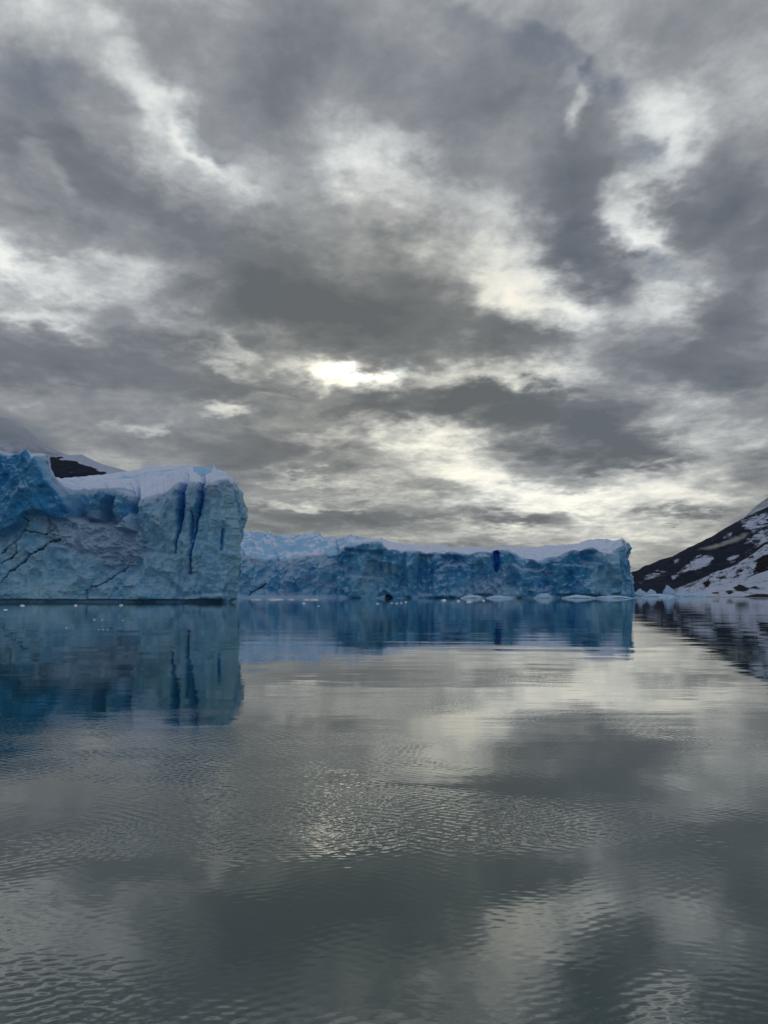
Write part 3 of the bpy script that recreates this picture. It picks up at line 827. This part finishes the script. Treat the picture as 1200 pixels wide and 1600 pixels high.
# left: dark rocky peak under snow, seen over the near glacier, and a pale summit in the cloud
LM = [(-400, 640), (-60, 690), (20, 712), (62, 716), (72, 714), (88, 711), (104, 711), (118, 710), (130, 716), (145, 724), (165, 729), (180, 733), (190, 736), (205, 744), (260, 770), (330, 798)]
PL = [[(66, 718), (74, 715), (94, 714), (100, 716), (88, 718), (112, 720), (122, 723), (138, 729), (150, 733), (164, 739), (172, 743), (150, 752), (90, 754), (78, 740), (70, 728)]]
def snow_lm(px, py, N, X, Y, t):
    s = patches(px + 5 * fbm(X / 40, Y / 50, 5, 5, .6), py + 4 * fbm(X / 40, Y / 50, 6, 5, .6), PL)
    return .95 - .98 * sstep(s, -1.2, 1.0) + .22 * sstep(patches(px, py, [[(72, 728), (84, 722), (86, 727), (78, 731)], [(108, 727), (113, 724), (114, 742), (110, 742)]]), -1.2, .6)
mountain('mountain', LM, 800, 3000, 2300, M_ROCK, 420, 120, (160, 16), snow_lm, 501, ridge_rough=.5)
LM2 = [(-500, 600), (-120, 640), (-40, 648), (0, 656), (14, 664), (30, 672), (44, 684), (58, 696), (90, 710), (140, 722), (200, 742), (300, 775)]
mountain('mountain', LM2, 760, 5600, 4600, M_PALE_MT, 300, 80, (260, 30), lambda px, py, N, X, Y, t: .38 + .35 * N, 551)

# ================================================================== mist on the slopes
def mist_material(name, dens, scale, col=(.82, .84, .86), lo=0.70):
    m, n = new_mat(name)
    tc = n.n('ShaderNodeTexCoord').outputs['Object']
    ln = n.vmath('LENGTH', tc, out=1)
    edge = n.maprange(ln, 0.0, 0.98, 1.0, 0.0)
    f = n.noise(n.vmath('MULTIPLY', tc, (1.6, 0.6, 0.7)), scale, 5, 0.62, 1.0)
    f = n.maprange(n.math('ADD', f, n.math('MULTIPLY', edge, 0.5)), lo, 1.05, 0, dens, 'SMOOTHSTEP')
    d = n.math('MULTIPLY', f, edge)
    v = n.n('ShaderNodeVolumePrincipled', {'Color': col + (1,), 'Density': d, 'Anisotropy': 0.3})
    out(n, None, v)
    return m
def wisp_cloud(px, py, Y, rx, ry, depth, mat, tilt, label):
    """soft-edged bank of mist, radii in photo pixels at its distance"""
    me = bpy.data.meshes.new('mist_bank')
    import bmesh
    bm = bmesh.new(); bmesh.ops.create_icosphere(bm, subdivisions=3, radius=1.0); bm.to_mesh(me); bm.free()
    me.materials.append(mat)
    o = bpy.data.objects.new('mist_bank', me); COL.objects.link(o)
    x, y, z = (float(v) for v in at(px, py, Y))
    o.location = (x, y, z); o.rotation_euler = (0, R(tilt), 0)
    o.scale = (rx * Y / F, depth, ry * Y / F)
    tag(o, label, 'mist', kind='stuff')
M_MIST = mist_material('slope_mist', 0.03, 2.6)
M_MIST2 = mist_material('summit_mist', 0.007, 1.4, (.80, .86, .96), 0.25)
wisp_cloud(10, 672, 4200, 130, 36, 500, M_MIST2, 18, 'low cloud hiding the pale summit at the far left')
wisp_cloud(1196, 806, 5700, 80, 24, 500, M_MIST2, -30, 'low cloud round the misty shoulder at the right edge')
wisp_cloud(1118, 853, 3700, 46, 8, 120, M_MIST, -14, 'pale mist strip drifting across the dark right mountain')
wisp_cloud(1150, 842, 3900, 40, 10, 120, M_MIST, -22, 'pale mist drifting along the upper right slope')

# ================================================================== small ice
def berg(name, px, py_base, Y, w_px, h_px, mat, seed, label, cat, group=None, squash=0.6, cap=True):
    """irregular lump of glacier ice standing in the water"""
    mpp = Y / F
    w_, h_ = w_px * mpp / 2, h_px * mpp
    nu, nv = 44, 16
    u = np.linspace(0, 2 * np.pi, nu, endpoint=False)
    v = np.linspace(0, 1, nv)
    U, V = np.meshgrid(u, v)
    rad = (1 - V ** 1.6) ** .62 * (1 + .28 * fbm(np.cos(U) * 1.3 + seed, np.sin(U) * 1.3 + V * 2, seed, 4))
    pk = .72 + .5 * fbm(np.cos(U) * rad * 1.7 + seed, np.sin(U) * rad * 1.7, seed + 3, 4)
    pk = pk + .55 * ridged(np.cos(U) * rad * 3.4 + seed, np.sin(U) * rad * 3.4, seed + 5, 4) - .25
    rad = rad * (1 + .14 * fbm(U * 3 + seed, V * 5, seed + 9, 4))
    X = np.cos(U) * rad * w_; Yv = np.sin(U) * rad * w_ * squash
    Zv = -.15 * h_ + V * h_ * (pk + .3)
    x0, y0, _ = (float(a) for a in at(px, HORIZON, Y))
    P = np.stack([X + x0, Yv + y0, Zv], -1)
    Fc = []
    idx = lambda r, c: r * nu + (c % nu)
    for r in range(nv - 1):
        for c in range(nu):
            Fc.append((idx(r, c), idx(r, c + 1), idx(r + 1, c + 1), idx(r + 1, c)))
    snow = np.clip(V * .7 + .05, 0, 1)
    o = mesh_obj(name, P.reshape(-1, 3), Fc, mat, attrs={'snow': snow, 'deep': .6 - .6 * V}, base=(x0, y0, 0.0), smooth=False)
    tag(o, label, cat, group)
    return o
M_BERG = ice_material('floating_ice', (.55, .68, .78), (.30, .52, .68), (.10, .33, .52), 1.5, 0.4)
def Yat(py):                       # distance of a point on the water seen at row py
    x, y, z = pdir(600, py); return -CAM_H * y / z
berg('ice_block', 1045, 932, 1480, 22, 17, M_BERG, 3, 'bright blue ice block on the snowy shore left of the rocky hill', 'ice block')
berg('ice_block', 1001, 932, 1490, 26, 12, M_BERG, 8, 'low jagged ice block just right of the far glacier corner', 'ice block')
berg('ice_block', 1018, 932, 1500, 22, 11, M_BERG, 12, 'pale broken ice block between the glacier corner and the blue block', 'ice block')
berg('ice_block', 1068, 932, 1470, 34, 9, M_BERG, 15, 'flat snowy ice block right of the bright blue block', 'ice block')
berg('ice_block', 1092, 932, 1480, 26, 6, M_BERG, 19, 'small teal ice block low on the snowy shore', 'ice block')
berg('ice_block', 1030, 933, 1440, 60, 5, M_BERG, 23, 'long low ice slab in front of the bright blue block', 'ice block')
berg('ice_block', 782, 934, 820, 50, 4.5, M_BERG, 31, 'wide snowy ice slab at the foot of the far glacier below its blue crevasse', 'ice block', squash=.3)
berg('ice_block', 850, 934, 820, 34, 7.5, M_BERG, 35, 'peaked snowy ice mound at the foot of the far glacier', 'ice block', squash=.35)
berg('ice_block', 905, 934, 815, 60, 5, M_BERG, 38, 'thin ice ledge at the foot of the far glacier between the mound and the corner', 'ice block', squash=.3)
berg('ice_block', 958, 934, 812, 66, 4.5, M_BERG, 41, 'broad snowy ice ledge under the right corner of the far glacier', 'ice block', squash=.3)
berg('ice_block', 738, 934, 830, 40, 5, M_BERG, 43, 'low ice ledge left of the wide snowy slab at the far glacier', 'ice block', squash=.3)

def chip_mesh(seed):
    rr = random.Random(seed)
    import bmesh
    bm = bmesh.new(); bmesh.ops.create_icosphere(bm, subdivisions=2, radius=1.0)
    for v in bm.verts:
        k = 1 + .35 * (rr.random() - .5)
        v.co = Vector((v.co.x * k, v.co.y * k * .8, max(v.co.z * k * .55, -.25)))
    me = bpy.data.meshes.new('ice_chip'); bm.to_mesh(me); bm.free()
    me.materials.append(M_CHIP)
    return me
m_, n_ = new_mat('white_ice_chip')
pn = n_.n('ShaderNodeBsdfPrincipled', {'Base Color': (.86, .90, .94, 1), 'Roughness': .35})
out(n_, pn); M_CHIP = m_
CH = [chip_mesh(i) for i in range(4)]
def chip(px, py, wpx, label, group, i, zs=.9):
    Y = Yat(py)
    x, y, _ = (float(a) for a in at(px, HORIZON, Y))
    o = bpy.data.objects.new('ice_chip', CH[i % 4]); COL.objects.link(o)
    s = wpx * Y / F / 2
    o.location = (x, y, 0.0); o.scale = (s, s, s * zs); o.rotation_euler = (0, 0, i * 1.3)
    tag(o, label, 'ice', group)
g1 = 'ice chips floating before the near glacier'
for i, (a, b, c, l) in enumerate([(149, 968.5, 3.4, 'white ice chip at the left end of the upper pair before the near glacier'),
        (161, 968.5, 3.6, 'white ice chip, right one of the upper pair before the near glacier'),
        (193, 969.5, 3.2, 'lone ice chip right of the upper pair before the near glacier'),
        (106, 981, 3.0, 'lone ice chip left of the row of three before the near glacier'),
        (156.5, 984, 2.6, 'leftmost ice chip of the row of three before the near glacier'),
        (163, 984, 3.2, 'middle ice chip of the row of three before the near glacier'),
        (170, 984, 2.8, 'rightmost ice chip of the row of three before the near glacier'),
        (10, 953, 6, 'white ice chip near the left edge of the picture under the glacier'),
        (36, 946.5, 7, 'flat ice chip close under the near glacier by the left edge'),
        (119, 946.3, 7, 'flat ice chip close under the near glacier left of centre'),
        (190, 945.8, 6, 'flat ice chip close under the middle of the near glacier')]):
    chip(a, b, c, l, g1, i)
for i, (a, b, c, l) in enumerate([
        (475, 943, 6, 'larger ice chip of two floating before the left part of the far glacier'),
        (498, 947, 4, 'small ice chip nearest the viewer before the left part of the far glacier'),
        (590, 943.5, 5, 'lone ice chip just left of the row of four before the far glacier'),
        (612, 942.5, 4, 'leftmost ice chip of the row of four below the dark cave'),
        (620, 943, 4, 'second ice chip from the left in the row of four below the dark cave'),
        (627, 942.5, 5, 'third ice chip from the left in the row of four below the dark cave'),
        (634, 941, 5, 'rightmost ice chip of the row of four below the dark cave'),
        (693, 938.4, 9, 'ice chip close under the far glacier, leftmost of four below its middle'),
        (716, 939.5, 7, 'second from the left of four ice chips under the middle of the far glacier'),
        (732, 940.5, 8, 'third from the left of the four ice chips below the middle of the far glacier'),
        (755, 938.6, 7, 'rightmost of the four ice chips below the middle of the far glacier'),
        (400, 937.2, 16, 'flat floe at the foot of the far glacier beside the near glacier corner'),
        (430, 937.0, 26, 'wide flat floe second from the near glacier corner'),
        (455, 937.2, 16, 'short flat floe third from the near glacier corner'),
        (486, 937.4, 24, 'wide flat floe fourth from the near glacier corner')]):
    chip(a, b, c, l, 'ice chips floating before the far glacier', i + 20, .25 if c > 12 else .9)
